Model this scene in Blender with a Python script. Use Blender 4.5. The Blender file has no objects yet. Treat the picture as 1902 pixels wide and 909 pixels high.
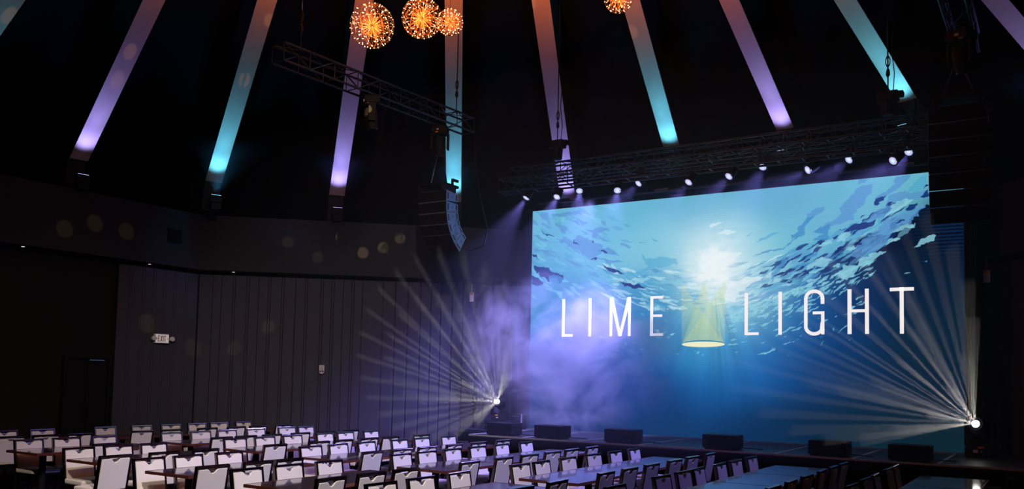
import bpy, math, random
import numpy as np
from mathutils import Vector, Matrix, Euler
PI = math.pi
sc = bpy.context.scene
COL = sc.collection
random.seed(11)

# ---------------------------------------------------------------- camera
cam_data = bpy.data.cameras.new('camera')
cam_data.sensor_width = 36.0
cam_data.lens = 1613.37 / 1902 * 36.0
cam_data.shift_y = (600 - 454.5) / 1902
cam_data.clip_start = 0.05
cam_data.clip_end = 200
cam = bpy.data.objects.new('camera', cam_data)
COL.objects.link(cam)
R3 = Matrix(((0.84476133, 0.01624541, 0.53489661),
             (0.5347109, -0.06579451, -0.84246978),
             (0.02150699, 0.99770094, -0.06426725)))
cam.matrix_world = Matrix.Translation((0, 0, 1.9)) @ R3.to_4x4()
sc.camera = cam

# ---------------------------------------------------------------- world, exposure, integrator
world = bpy.data.worlds.new('world'); sc.world = world
world.use_nodes = True
world.node_tree.nodes['Background'].inputs[0].default_value = (0.02, 0.025, 0.035, 1)
world.node_tree.nodes['Background'].inputs[1].default_value = 0.2
vs = sc.view_settings
vs.view_transform = 'Standard'; vs.look = 'None'; vs.exposure = 0.0; vs.gamma = 1.0; vs.use_curve_mapping = False
cy = sc.cycles
cy.use_denoising = True
cy.max_bounces = 5; cy.diffuse_bounces = 2; cy.glossy_bounces = 3; cy.transmission_bounces = 2
cy.volume_bounces = 1; cy.transparent_max_bounces = 12
cy.sample_clamp_indirect = 4.0; cy.sample_clamp_direct = 0
cy.volume_step_rate = 1.0; cy.volume_max_steps = 128
cy.caustics_reflective = False; cy.caustics_refractive = False

def srgb(r, g, b):
    f = lambda c: ((c/255)/12.92 if c/255 <= 0.04045 else ((c/255+0.055)/1.055)**2.4)
    return (f(r), f(g), f(b), 1.0)

def light(kind, loc, color, power, target=None, size=40, blend=0.3, radius=0.05):
    ld = bpy.data.lights.new(kind + '_light', kind.upper())
    ld.energy = power; ld.color = color[:3]
    ld.shadow_soft_size = radius
    if kind == 'spot':
        ld.spot_size = math.radians(size); ld.spot_blend = blend
    o = bpy.data.objects.new(kind + '_light', ld)
    o.location = loc
    if target is not None:
        o.rotation_euler = (Vector(target) - Vector(loc)).to_track_quat('-Z', 'Y').to_euler()
    COL.objects.link(o)
    return o

# house wash light that models the chairs: from the ceiling over the front right of the room
light('spot', (-2.6, 3.4, 7.6), (1.0, .91, .87), 3300, target=(-7.8, 8.3, .6), size=48, blend=.9, radius=.12)
# second, weaker house light for the far corner
light('spot', (-4.5, 1.5, 7.2), (1.0, .82, .66), 1500, target=(-13.5, 9.0, .6), size=48, blend=.9, radius=.12)
# added fill spot that brightens the grey curtains and the wall device
light('spot', (-3.2, 4.2, 7.5), (1.0, .88, .84), 2200, target=(-13.8, 15.6, 1.9), size=44, blend=1.0, radius=.15)

# ---------------------------------------------------------------- helpers
_mats = {}
def mat(name, color, rough=.6, metal=0.0, spec=.5, noise=0.0, nscale=8.0, bump=0.0, emit=None, estr=0.0, coat=0.0, wood=False):
    if name in _mats: return _mats[name]
    m = bpy.data.materials.new(name); m.use_nodes = True
    nt = m.node_tree; b = nt.nodes['Principled BSDF']
    b.inputs['Base Color'].default_value = color
    b.inputs['Roughness'].default_value = rough
    b.inputs['Metallic'].default_value = metal
    b.inputs['Specular IOR Level'].default_value = spec
    if coat: b.inputs['Coat Weight'].default_value = coat; b.inputs['Coat Roughness'].default_value = .07
    if noise or bump:
        tc = nt.nodes.new('ShaderNodeTexCoord'); mp = nt.nodes.new('ShaderNodeMapping')
        nz = nt.nodes.new('ShaderNodeTexNoise'); nz.inputs['Scale'].default_value = nscale; nz.inputs['Detail'].default_value = 4
        if wood: mp.inputs['Scale'].default_value = (9, .8, 1)
        nt.links.new(tc.outputs['Object'], mp.inputs[0]); nt.links.new(mp.outputs[0], nz.inputs['Vector'])
        mr = nt.nodes.new('ShaderNodeMapRange'); mr.inputs[3].default_value = 1-noise; mr.inputs[4].default_value = 1+noise
        nt.links.new(nz.outputs[0], mr.inputs[0])
        mx = nt.nodes.new('ShaderNodeMix'); mx.data_type = 'RGBA'; mx.blend_type = 'MULTIPLY'; mx.inputs[0].default_value = 1
        mx.inputs[6].default_value = color
        nt.links.new(mr.outputs[0], mx.inputs[7]); nt.links.new(mx.outputs[2], b.inputs['Base Color'])
        if bump:
            bp = nt.nodes.new('ShaderNodeBump'); bp.inputs['Strength'].default_value = bump; bp.inputs['Distance'].default_value = .01
            nt.links.new(nz.outputs[0], bp.inputs['Height']); nt.links.new(bp.outputs[0], b.inputs['Normal'])
    if emit:
        b.inputs['Emission Color'].default_value = emit; b.inputs['Emission Strength'].default_value = estr
        m.cycles.emission_sampling = 'NONE'
    _mats[name] = m
    return m

class MB:
    def __init__(s): s.v = []; s.f = []
    def add(s, vs, fs):
        n = len(s.v); s.v += [tuple(v) for v in vs]; s.f += [tuple(i+n for i in f) for f in fs]; return s
    def box(s, c, d, rot=None, M=None):
        x, y, z = d[0]/2, d[1]/2, d[2]/2
        P = [Vector((a, b, e)) for a in (-x, x) for b in (-y, y) for e in (-z, z)]
        if rot is not None: P = [rot @ p for p in P]
        P = [p + Vector(c) for p in P]
        if M is not None: P = [M @ p for p in P]
        return s.add(P, [(0,1,3,2),(4,6,7,5),(0,4,5,1),(2,3,7,6),(0,2,6,4),(1,5,7,3)])
    def tube(s, p0, p1, r, n=8, r1=None, cap=True):
        p0, p1 = Vector(p0), Vector(p1); d = (p1-p0)
        if d.length < 1e-6: return s
        q = d.to_track_quat('Z', 'Y'); r1 = r if r1 is None else r1
        A = [p0 + q @ Vector((math.cos(2*PI*i/n)*r, math.sin(2*PI*i/n)*r, 0)) for i in range(n)]
        B = [p1 + q @ Vector((math.cos(2*PI*i/n)*r1, math.sin(2*PI*i/n)*r1, 0)) for i in range(n)]
        f = [(i, (i+1) % n, n+(i+1) % n, n+i) for i in range(n)]
        if cap: f += [tuple(reversed(range(n))), tuple(range(n, 2*n))]
        return s.add(A+B, f)
    def path(s, pts, r, n=6):
        for a, b in zip(pts, pts[1:]): s.tube(a, b, r, n)
        return s
    def lathe(s, prof, n=16, M=None):   # prof: (r, z)
        P = [Vector((r*math.cos(2*PI*i/n), r*math.sin(2*PI*i/n), z)) for r, z in prof for i in range(n)]
        if M is not None: P = [M @ p for p in P]
        f = []
        for k in range(len(prof)-1):
            f += [(k*n+i, k*n+(i+1) % n, (k+1)*n+(i+1) % n, (k+1)*n+i) for i in range(n)]
        f += [tuple(reversed(range(n))), tuple(range((len(prof)-1)*n, len(prof)*n))]
        return s.add(P, f)
    def prism(s, poly, a, b, M=None):   # polygon in local XY extruded from z=a to z=b
        n = len(poly)
        P = [Vector((x, y, a)) for x, y in poly] + [Vector((x, y, b)) for x, y in poly]
        if M is not None: P = [M @ p for p in P]
        return s.add(P, [tuple(reversed(range(n))), tuple(range(n, 2*n))] + [(i, (i+1) % n, n+(i+1) % n, n+i) for i in range(n)])
    def ring(s, R, r, n=24, m=5, M=None):
        P = []
        for i in range(n):
            a = 2*PI*i/n
            for j in range(m):
                b = 2*PI*j/m; q = R + r*math.cos(b)
                P.append(Vector((q*math.cos(a), q*math.sin(a), r*math.sin(b))))
        if M is not None: P = [M @ p for p in P]
        f = [(i*m+j, ((i+1) % n)*m+j, ((i+1) % n)*m+(j+1) % m, i*m+(j+1) % m) for i in range(n) for j in range(m)]
        return s.add(P, f)
    def mesh(s, name, m):
        me = bpy.data.meshes.new(name); me.from_pydata([tuple(v) for v in s.v], [], s.f)
        me.materials.append(m); me.update()
        import bmesh
        bm = bmesh.new(); bm.from_mesh(me); bmesh.ops.recalc_face_normals(bm, faces=bm.faces); bm.to_mesh(me); bm.free()
        return me
    def build(s, name, m, parent=None, smooth=False, bevel=0, label=None, kind=None):
        me = s.mesh(name, m)
        o = put(name, me, parent)
        if smooth:
            for p in me.polygons: p.use_smooth = True
        if bevel:
            b = o.modifiers.new('bevel', 'BEVEL'); b.width = bevel; b.segments = 2; b.limit_method = 'ANGLE'; b.angle_limit = .6
        if label: o['label'] = label
        if kind: o['kind'] = kind
        return o

def put(name, me, parent=None, M=None):
    o = bpy.data.objects.new(name, me); COL.objects.link(o)
    if parent is not None: o.parent = parent
    if M is not None: o.matrix_local = M
    return o
def thing(name, label, cat, loc=(0, 0, 0), rz=0, group=None):
    o = bpy.data.objects.new(name, None); COL.objects.link(o); o.empty_display_size = .1
    o.location = loc; o.rotation_euler = (0, 0, rz)
    o['label'] = label; o['category'] = cat
    if group: o['group'] = group
    return o
def tag(o, label, cat, group=None, kind=None):
    o['label'] = label; o['category'] = cat
    if group: o['group'] = group
    if kind: o['kind'] = kind
    return o
def struct(name, mb, m, parent=None):
    o = mb.build(name, m, parent)
    if parent is None: o['kind'] = 'structure'
    return o
def copy_tree(o, parent=None):
    c = o.copy(); COL.objects.link(c)
    if parent is not None:
        c.parent = parent
    for ch in list(o.children): copy_tree(ch, c)
    return c
_bars = {}
def bar(name, parent, p0, p1, r, m, n=6):
    """one straight tube as its own part, sharing a unit mesh"""
    k = (m.name, n)
    if k not in _bars: _bars[k] = MB().tube((0, 0, 0), (0, 0, 1), 1, n).mesh('bar', m)
    p0, p1 = Vector(p0), Vector(p1); d = p1-p0
    M = Matrix.Translation(p0) @ d.to_track_quat('Z', 'Y').to_matrix().to_4x4() @ Matrix.Diagonal((r, r, d.length, 1))
    return put(name, _bars[k], parent, M)

M_black = mat('black_paint', srgb(22, 22, 24), .75, spec=.12, noise=.15, nscale=5)
M_roof = mat('roof_black', srgb(6, 9, 12), .95, spec=.03, noise=.25, nscale=1.5)
M_side = mat('beam_side_paint', srgb(46, 37, 33), .85, spec=.12, noise=.2, nscale=3)
M_face = mat('beam_face_plaster', srgb(156, 124, 98), .7, noise=.12, nscale=3.5, bump=.25)
M_wall = mat('dark_wall', srgb(30, 29, 31), .85, spec=.12, noise=.1, nscale=30)
M_band = mat('fascia_paint', srgb(46, 47, 50), .85, spec=.12, noise=.06, nscale=40)
M_curt = mat('grey_drape', srgb(66, 64, 74), .9, spec=.12, noise=.12, nscale=60)
M_drape = mat('black_drape', srgb(44, 44, 48), .9, spec=.12, noise=.1, nscale=50)
M_floor = mat('dark_carpet', srgb(28, 26, 28), .95, spec=.12, noise=.3, nscale=30)
M_deck = mat('stage_deck', srgb(34, 36, 40), .45, noise=.25, nscale=10)
M_trim = mat('deck_trim_aluminium', srgb(190, 188, 195), .45, metal=.2, noise=.1)
M_skirt = mat('stage_skirt_black', srgb(20, 20, 24), .8, spec=.12, noise=.1)
M_truss = mat('truss_black', srgb(44, 54, 66), .35, metal=.5, noise=.1)
M_cab = mat('cabinet_black', srgb(24, 24, 28), .55, spec=.12, noise=.15, nscale=30)
M_grille = mat('grille_black', srgb(16, 16, 19), .7, spec=.12, noise=.3, nscale=120)
M_fix = mat('fixture_black', srgb(18, 18, 20), .7, spec=.2, noise=.1)
M_steel = mat('steel', srgb(150, 150, 155), .35, metal=.9, noise=.1)
M_pad = mat('cream_upholstery', srgb(226, 219, 212), .9, noise=.05, nscale=90, bump=.1)
M_frame = mat('chair_frame_dark', srgb(122, 106, 110), .17, metal=1.0, noise=.06)
M_top = mat('walnut_laminate', srgb(44, 30, 31), .36, coat=1.0, noise=.35, nscale=5, wood=True)
M_edge = mat('walnut_edge', srgb(82, 38, 24), .35, noise=.2, nscale=8)
M_white = mat('white_plastic', srgb(220, 215, 212), .5, noise=.04)
M_red = mat('red_print', srgb(120, 20, 30), .5, noise=.05)
M_orange = mat('orange_sticker', srgb(225, 150, 30), .5, noise=.05)
M_copper = mat('copper_wire', srgb(220, 140, 80), .3, metal=.9, noise=.05)

# ---------------------------------------------------------------- room shell
ZB, ZT = 4.29, 5.58           # underside and top of the fascia band
plan = [(-17, -4), (-17, 13.15), (-10.6, 18.7), (-1.9, 18.7), (4.6, 12.2), (4.6, -4)]
names = ['left', 'back_left', 'back', 'back_right', 'right', 'near']
ctr = Vector((-6.46, 8.27))
def off(p, q, d):             # segment moved outwards by d
    p, q = Vector(p), Vector(q); n = Vector((q.y-p.y, -(q.x-p.x))).normalized()
    if n.dot((p+q)/2-ctr) < 0: n = -n
    return p+n*d, q+n*d, n
def corners(d):
    S = [off(plan[i], plan[(i+1) % 6], d) for i in range(6)]
    out = []
    for i in range(6):
        a, b, _ = S[i-1]; c, e, _ = S[i]
        r = b-a; s = e-c; den = r.x*s.y-r.y*s.x
        t = ((c.x-a.x)*s.y-(c.y-a.y)*s.x)/den
        out.append(a+r*t)
    return out
P0, PW, PO = corners(0), corners(.35), corners(2.6)
for i, nm in enumerate(names):
    j = (i+1) % 6
    a, b = PW[i], PW[j]; c, d = corners(.5)[i], corners(.5)[j]
    w = MB(); w.prism([(a.x, a.y), (b.x, b.y), (d.x, d.y), (c.x, c.y)], 0, ZB)
    struct('wall_' + nm, w, M_wall)
    a, b = P0[i], P0[j]; c, d = PW[i], PW[j]
    # fascia band with its soffit and ledge
    w = MB(); w.prism([(a.x, a.y), (b.x, b.y), (d.x, d.y), (c.x, c.y)], ZB, ZT)
    struct('wall_fascia_' + nm, w, M_band)
    a, b = PW[i], PW[j]; c, d = PO[i], PO[j]
    w = MB(); w.prism([(a.x, a.y), (b.x, b.y), (d.x, d.y), (c.x, c.y)], ZT-.12, ZT-.02)
    struct('trim_ledge_' + nm, w, M_black)
    a, b = PO[i], PO[j]; c, d = corners(2.75)[i], corners(2.75)[j]
    w = MB(); w.prism([(a.x, a.y), (b.x, b.y), (d.x, d.y), (c.x, c.y)], ZT-.12, 8.2)
    struct('wall_upper_' + nm, w, M_roof)
f = MB(); f.prism([(p.x, p.y) for p in corners(.5)], -.1, 0); struct('floor', f, M_floor)
# conical roof of 24 flat bays
C0 = (-6.46, 8.27)
SL = .8; APEX = 15.0; DEP = 1.0
roof = bpy.data.objects.new('ceiling', None); COL.objects.link(roof); roof['kind'] = 'structure'
def cone(r, az, extra=0): return Vector((C0[0]+r*math.cos(az), C0[1]+r*math.sin(az), APEX+extra-SL*r))
zo = DEP*1.28
for k in range(24):
    a0, a1 = math.radians(k*15+5), math.radians(k*15+20)
    q = MB()
    P = [cone(.4, a0, zo), cone(.4, a1, zo), cone(16.5, a1, zo), cone(16.5, a0, zo)]
    q.add(P+[p+Vector((0, 0, .12)) for p in P], [(0,1,2,3),(7,6,5,4),(0,4,5,1),(1,5,6,2),(2,6,7,3),(3,7,4,0)])
    q.build('roof_bay', M_roof, roof)
MB().lathe([(.02, APEX+.9), (.62, APEX+.9), (.62, APEX-.1), (.02, APEX-.1)], 24, Matrix.Translation((C0[0], C0[1], 0))).build('apex_ring', M_roof, roof)

# ---------------------------------------------------------------- radial roof beams with their uplights
PURP = (.26, .30, 1.25); TEAL = (.09, .60, 1.15)
ords = ['leftmost', 'second', 'third', 'fourth', 'fifth', 'sixth', 'seventh', 'eighth', 'ninth', 'tenth']
beams = [185, 170, 155, 140, 125, 110, 95, 80, 65, 50]
HW = .18
for i, az in enumerate(beams):
    a = math.radians(az); tealb = (az % 30 == 5)
    back = az <= 110
    col = 'teal' if tealb else 'violet'
    t = thing('roof_beam', f'sloping roof beam with {col} lit pale face, {ords[i]} from the left' if i else 'sloping roof beam cropped at the upper left corner of the photo',
              'beam', (C0[0]+11.3*math.cos(a), C0[1]+11.3*math.sin(a), 0), a, 'radial roof beams')
    # local x = outwards from the room axis
    r0 = 11.3
    pts = [(.5, APEX-SL*.5), (11.0, APEX-SL*11.0), (11.15, 5.62), (12.4, 5.62), (12.4, APEX+zo-.06-SL*12.4), (.5, APEX+zo-.06-SL*.5)]
    Mx = Matrix(((1, 0, 0, -r0), (0, 0, 1, 0), (0, 1, 0, 0), (0, 0, 0, 1)))
    MB().prism(pts, -HW, HW, Mx).build('timber', M_side, t)
    rb = 9.75 if (back and az != 110) else 10.9
    fp = [(.6, APEX-SL*.6), (rb, APEX-SL*rb), (rb, APEX-SL*rb-.03), (.6, APEX-SL*.6-.03)]
    MB().prism(fp, -HW-.004, HW+.004, Mx).build('face_board', M_face, t, label=f'pale plastered underside washed with {col} light')
    # uplight
    ru = 9.66 if az in (95, 80, 65) else 10.66
    zu = (APEX-SL*ru-.75) if az in (95, 80, 65) else 5.72
    wu = Vector((C0[0]+ru*math.cos(a), C0[1]+ru*math.sin(a), zu))
    side = {0:'far left', 1:'violet-lit second', 2:'teal-lit third', 3:'violet-lit fourth', 4:'teal-lit fifth', 5:'violet-lit sixth', 6:'teal-lit seventh', 7:'violet-lit eighth', 8:'teal-lit ninth', 9:'rightmost'}[i]
    u = thing('uplight', f'small black uplight at the foot of the {side} roof beam from the left', 'light', wu, a, 'beam uplights')
    MB().box((0, 0, .09), (.16, .26, .16)).build('housing', M_fix, u, bevel=.01)
    MB().box((.0, 0, .172), (.12, .21, .012)).build('lens', mat('lens_'+col, (.5, .5, .5, 1), .3, emit=(*((.25, .8, 1.0) if tealb else (.5, .45, 1.0)), 1), estr=1.6), u, label=f'glowing {col} lens')
    if az in (95, 80, 65):
        MB().box((.1, .15, .3), (.05, .02, .7)).box((.1, -.15, .3), (.05, .02, .7)).box((.1, 0, -.0), (.05, .3, .03)).build('bracket', M_fix, u)
    else:
        MB().box((0, 0, -.08), (.2, .2, .14)).build('bracket', M_fix, u)
    src = wu+Vector((0, 0, .2)); inw = Vector((-math.cos(a), -math.sin(a), 0))
    for ang, pw, sz in ((34, 300, 76), (44, 560, 36)):        # a wide and a narrow lens in each uplight
        an = math.radians(ang)
        light('spot', src, TEAL if tealb else PURP, pw, target=src+inw*math.sin(an)+Vector((0, 0, math.cos(an))), size=sz, blend=1.0, radius=.06)

ART_SHAPES = [('m',[130,136,150,120,190,140,218,112,257,132,296,151,334,166,325,187,297,211,335,217,413,234,372,236,325,225,278,210,239,195,220,176,180,161]),
('m',[252,92,285,99,314,89,342,95,333,107,305,111,276,107]),
('m',[276,111,305,113,300,139,276,124]),
('m',[93,23,143,19,192,14,182,4,226,17,236,39,202,30,143,32,103,33]),
('m',[42,6,73,17,83,45,58,29]),
('m',[106,55,134,66,164,90,165,106,134,88]),
('m',[198,41,227,60,261,67,247,77,213,64]),
('m',[-3,96,44,112,90,129,126,140,80,133,29,116]),
('m',[-1,154,56,166,126,179,71,178,9,168]),
('m',[296,181,353,176,399,208,353,201,325,196]),
('t',[0,208,82,225,182,243,192,266,133,254,57,233]),
('t',[146,185,196,197,196,210,166,204]),
('t',[245,236,288,249,293,255,260,249]),
('n',[0,225,47,237,78,243,103,257,128,267,158,292,134,306,119,288,83,282,91,305,63,286,32,258]),
('n',[-1,270,33,280,64,303,33,315,0,307]),
('n',[44,84,72,99,98,118,80,113,54,95]),
('n',[-1,176,20,182,36,203,10,190]),
('n',[190,133,214,144,227,157,200,147]),
('n',[277,141,289,146,286,153]),
('n',[313,182,332,181,344,197,325,191]),
('n',[268,214,306,212,297,222]),
('n',[326,244,354,252,386,258,396,269,423,283,400,280,373,272,345,260]),
('b',[398,307,428,318,464,326,491,333,526,335,487,343,446,334,410,320]),
('t',[419,293,464,278,521,261,508,248,498,206,521,228,573,223,643,231,638,254,587,264,543,266,499,280,464,299,437,310]),
('t',[480,161,502,159,507,163,485,165]),
('t',[535,149,559,156,564,164,546,157]),
('m',[1223,92,1235,76,1273,43,1292,25,1328,23,1322,48,1307,63,1303,87,1269,112,1211,127,1227,104]),
('m',[1277,16,1288,-4,1315,1,1300,14]),
('m',[1340,78,1363,52,1392,27,1400,4,1453,0,1432,24,1407,41,1385,62,1355,71]),
('m',[1362,100,1385,66,1428,53,1449,65,1499,58,1504,78,1456,85,1406,84,1384,94]),
('m',[1137,167,1176,145,1215,128,1246,114,1269,116,1265,136,1219,148,1176,161]),
('m',[1117,103,1149,85,1176,83,1168,99,1137,117,1117,140]),
('m',[1392,99,1384,122,1355,143,1310,147,1273,161,1318,132,1348,107]),
('t',[1439,60,1457,34,1478,9,1499,7,1500,38,1464,62]),
('n',[1333,91,1344,74,1377,64,1363,80,1348,89]),
('n',[1366,98,1384,84,1397,85,1384,96]),
('n',[1467,80,1502,58,1504,76,1478,81]),
('n',[1478,54,1499,40,1501,46]),
('n',[1242,176,1273,152,1310,145,1347,147,1325,161,1291,174,1254,179]),
('n',[1141,225,1157,205,1184,195,1164,210]),
('n',[1292,130,1305,119,1299,130]),
('N',[1196,248,1246,211,1284,194,1329,185,1369,201,1380,214,1366,207,1391,185,1420,164,1442,166,1463,132,1491,104,1507,113,1616,113,1613,355,1176,336,1117,314,1117,289,1164,267]),
('m',[1366,148,1438,122,1488,105,1477,130,1449,166,1431,169,1398,178,1380,208,1354,238,1310,259,1280,267,1253,256,1272,233,1310,203,1336,181,1347,162]),
('n',[1422,119,1438,103,1474,98,1456,112,1431,122]),
('n',[1406,163,1420,148,1427,153,1413,165]),
('n',[1223,169,1246,161,1234,170]),
('l',[1460,243,1476,222,1491,212,1508,202,1527,199,1508,225,1494,231,1476,240]),
('l',[1276,289,1291,270,1310,267,1347,249,1373,249,1347,261,1332,276,1310,295,1283,298]),
('l',[1219,314,1234,291,1253,288,1280,293,1276,309,1268,329,1245,339,1223,331]),
('l',[1238,241,1253,230,1272,229,1261,242]),
('l',[1201,293,1215,282,1230,283,1219,296]),
('l',[1365,227,1384,212,1405,204,1420,207,1391,223]),
('l',[1384,189,1413,171,1438,167,1465,163,1449,176,1420,183]),
('l',[1211,205,1234,182,1273,177,1254,191,1234,214]),
('l',[1149,217,1176,206,1202,198,1196,212,1160,222]),
('l',[1117,277,1156,262,1203,269,1180,288,1141,294,1117,301]),
('l',[1362,136,1406,84,1463,80,1406,116]),
('l',[1317,325,1332,322,1324,328]),
('l',[1419,330,1437,325,1430,330]),
('c',[1479,292,1497,283,1490,291]),
('b',[1060,291,1092,280,1143,272,1108,289,1069,295]),
('b',[1092,270,1118,251,1159,236,1143,253,1108,264]),
('t',[932,190,973,172,1020,160,993,176,953,189]),
('t',[896,168,925,153,919,161]),
('b',[1063,178,1079,169,1092,143,1124,116,1143,111,1131,130,1111,145,1105,168,1082,186,1056,208,1010,228,960,235,926,247,953,232,1003,224,1040,213,1069,192]),
('b',[1137,167,1162,155,1189,148,1189,200,1150,200,1131,193,1169,176]),
('b',[990,331,997,302,1017,279,1040,253,1063,248,1043,270,1017,302,1004,325,987,338]),
('N',[1189,288,1143,302,1102,313,1060,321,1020,333,977,348,947,367,933,403,1188,411]),
('l',[987,341,1004,329,1033,322,1027,333,1004,342]),
('l',[1124,311,1140,300,1161,300,1150,307]),
('l',[1108,343,1140,331,1168,323,1143,338,1115,347]),
('l',[1161,355,1168,342,1188,340,1184,353]),
('l',[1030,383,1060,368,1092,352,1082,368,1050,384]),
('l',[1014,359,1043,344,1073,342,1047,354]),
('l',[1102,369,1124,363,1149,363,1124,372]),
('w',[829,345,864,326,909,314,960,313,947,333,909,349,878,375,857,401,822,400]),
('w',[713,274,749,230,835,221,891,228,829,269,779,284]),
('l',[912,297,946,286,1007,278,987,291,946,303,919,308]),
('w',[763,118,795,110,813,108,792,124,763,132]),
('w',[792,148,828,137,867,150,835,153]),
('c',[172,407,207,406,260,430,236,434]),
('l',[545,412,563,407,569,423]),
('l',[585,423,606,418,598,426]),
('l',[542,502,564,500,586,513,611,507,581,519]),
('l',[305,516,329,521,333,529]),
('l',[485,572,503,572,494,578]),
('l',[612,519,633,511,624,521]),
('n',[395,307,432,319,482,328,509,341,469,342,423,329]),
('l',[464,306,513,296,531,305,491,324,464,321]),
('b',[84,268,130,279,160,293,125,309,85,294])]
ART_COLORS = [(27,18,110,185,220),(396,28,105,185,218),(726,16,100,178,210),(1024,5,100,175,210),(1294,14,105,185,210),(1460,13,110,190,210),(31,176,100,180,215),(281,212,110,190,220),(512,204,130,200,220),(769,180,165,215,225),(890,285,180,222,230),(1024,235,110,190,210),(1224,155,105,180,210),(1361,129,110,185,210),(162,381,60,140,195),(34,332,70,150,200),(514,391,60,150,200),(581,474,45,120,180),(729,397,140,205,218),(891,421,170,215,225),(968,481,80,160,200),(1117,427,20,90,160),(1292,414,5,45,95),(1458,349,5,30,60),(1583,320,5,30,50),(1584,182,5,35,60),(287,555,30,90,165),(517,555,30,95,175),(731,576,60,155,200),(852,576,60,140,195),(1025,557,25,90,170),(1206,558,8,60,115),(1456,523,8,38,62),(1581,525,8,38,58),(43,730,12,70,140),(290,724,10,65,145),(519,719,8,62,135),(772,713,12,85,155),(930,671,20,95,170),(1117,668,12,62,122),(1291,665,12,45,82),(1534,661,12,36,56),(46,861,5,45,90),(292,850,5,50,100),(628,856,5,55,102),(931,842,5,48,90),(1117,852,8,40,70),(1290,843,9,38,56),(1532,865,12,38,50)]
def vnoise(x, y, seed=0):
    xi=np.floor(x).astype(np.int64); yi=np.floor(y).astype(np.int64); fx=x-xi; fy=y-yi
    fx=fx*fx*(3-2*fx); fy=fy*fy*(3-2*fy)
    def h(a,b):
        n=(a*374761393+b*668265263+seed*974634777)&0xffffffff
        n=((n^(n>>13))*1274126177)&0xffffffff
        return ((n^(n>>16))&0xffff)/65535.0
    return (h(xi,yi)*(1-fx)+h(xi+1,yi)*fx)*(1-fy)+(h(xi,yi+1)*(1-fx)+h(xi+1,yi+1)*fx)*fy
def inside(A,B,pts,soft=0.0):
    c=np.zeros(A.shape,bool); n=len(pts)//2
    x=pts[0::2]; y=pts[1::2]; j=n-1
    for i in range(n):
        if y[i]!=y[j]:
            k=((y[i]>B)!=(y[j]>B))&(A<(x[j]-x[i])*(B-y[i])/(y[j]-y[i])+x[i]); c^=k
        j=i
    return c
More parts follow.
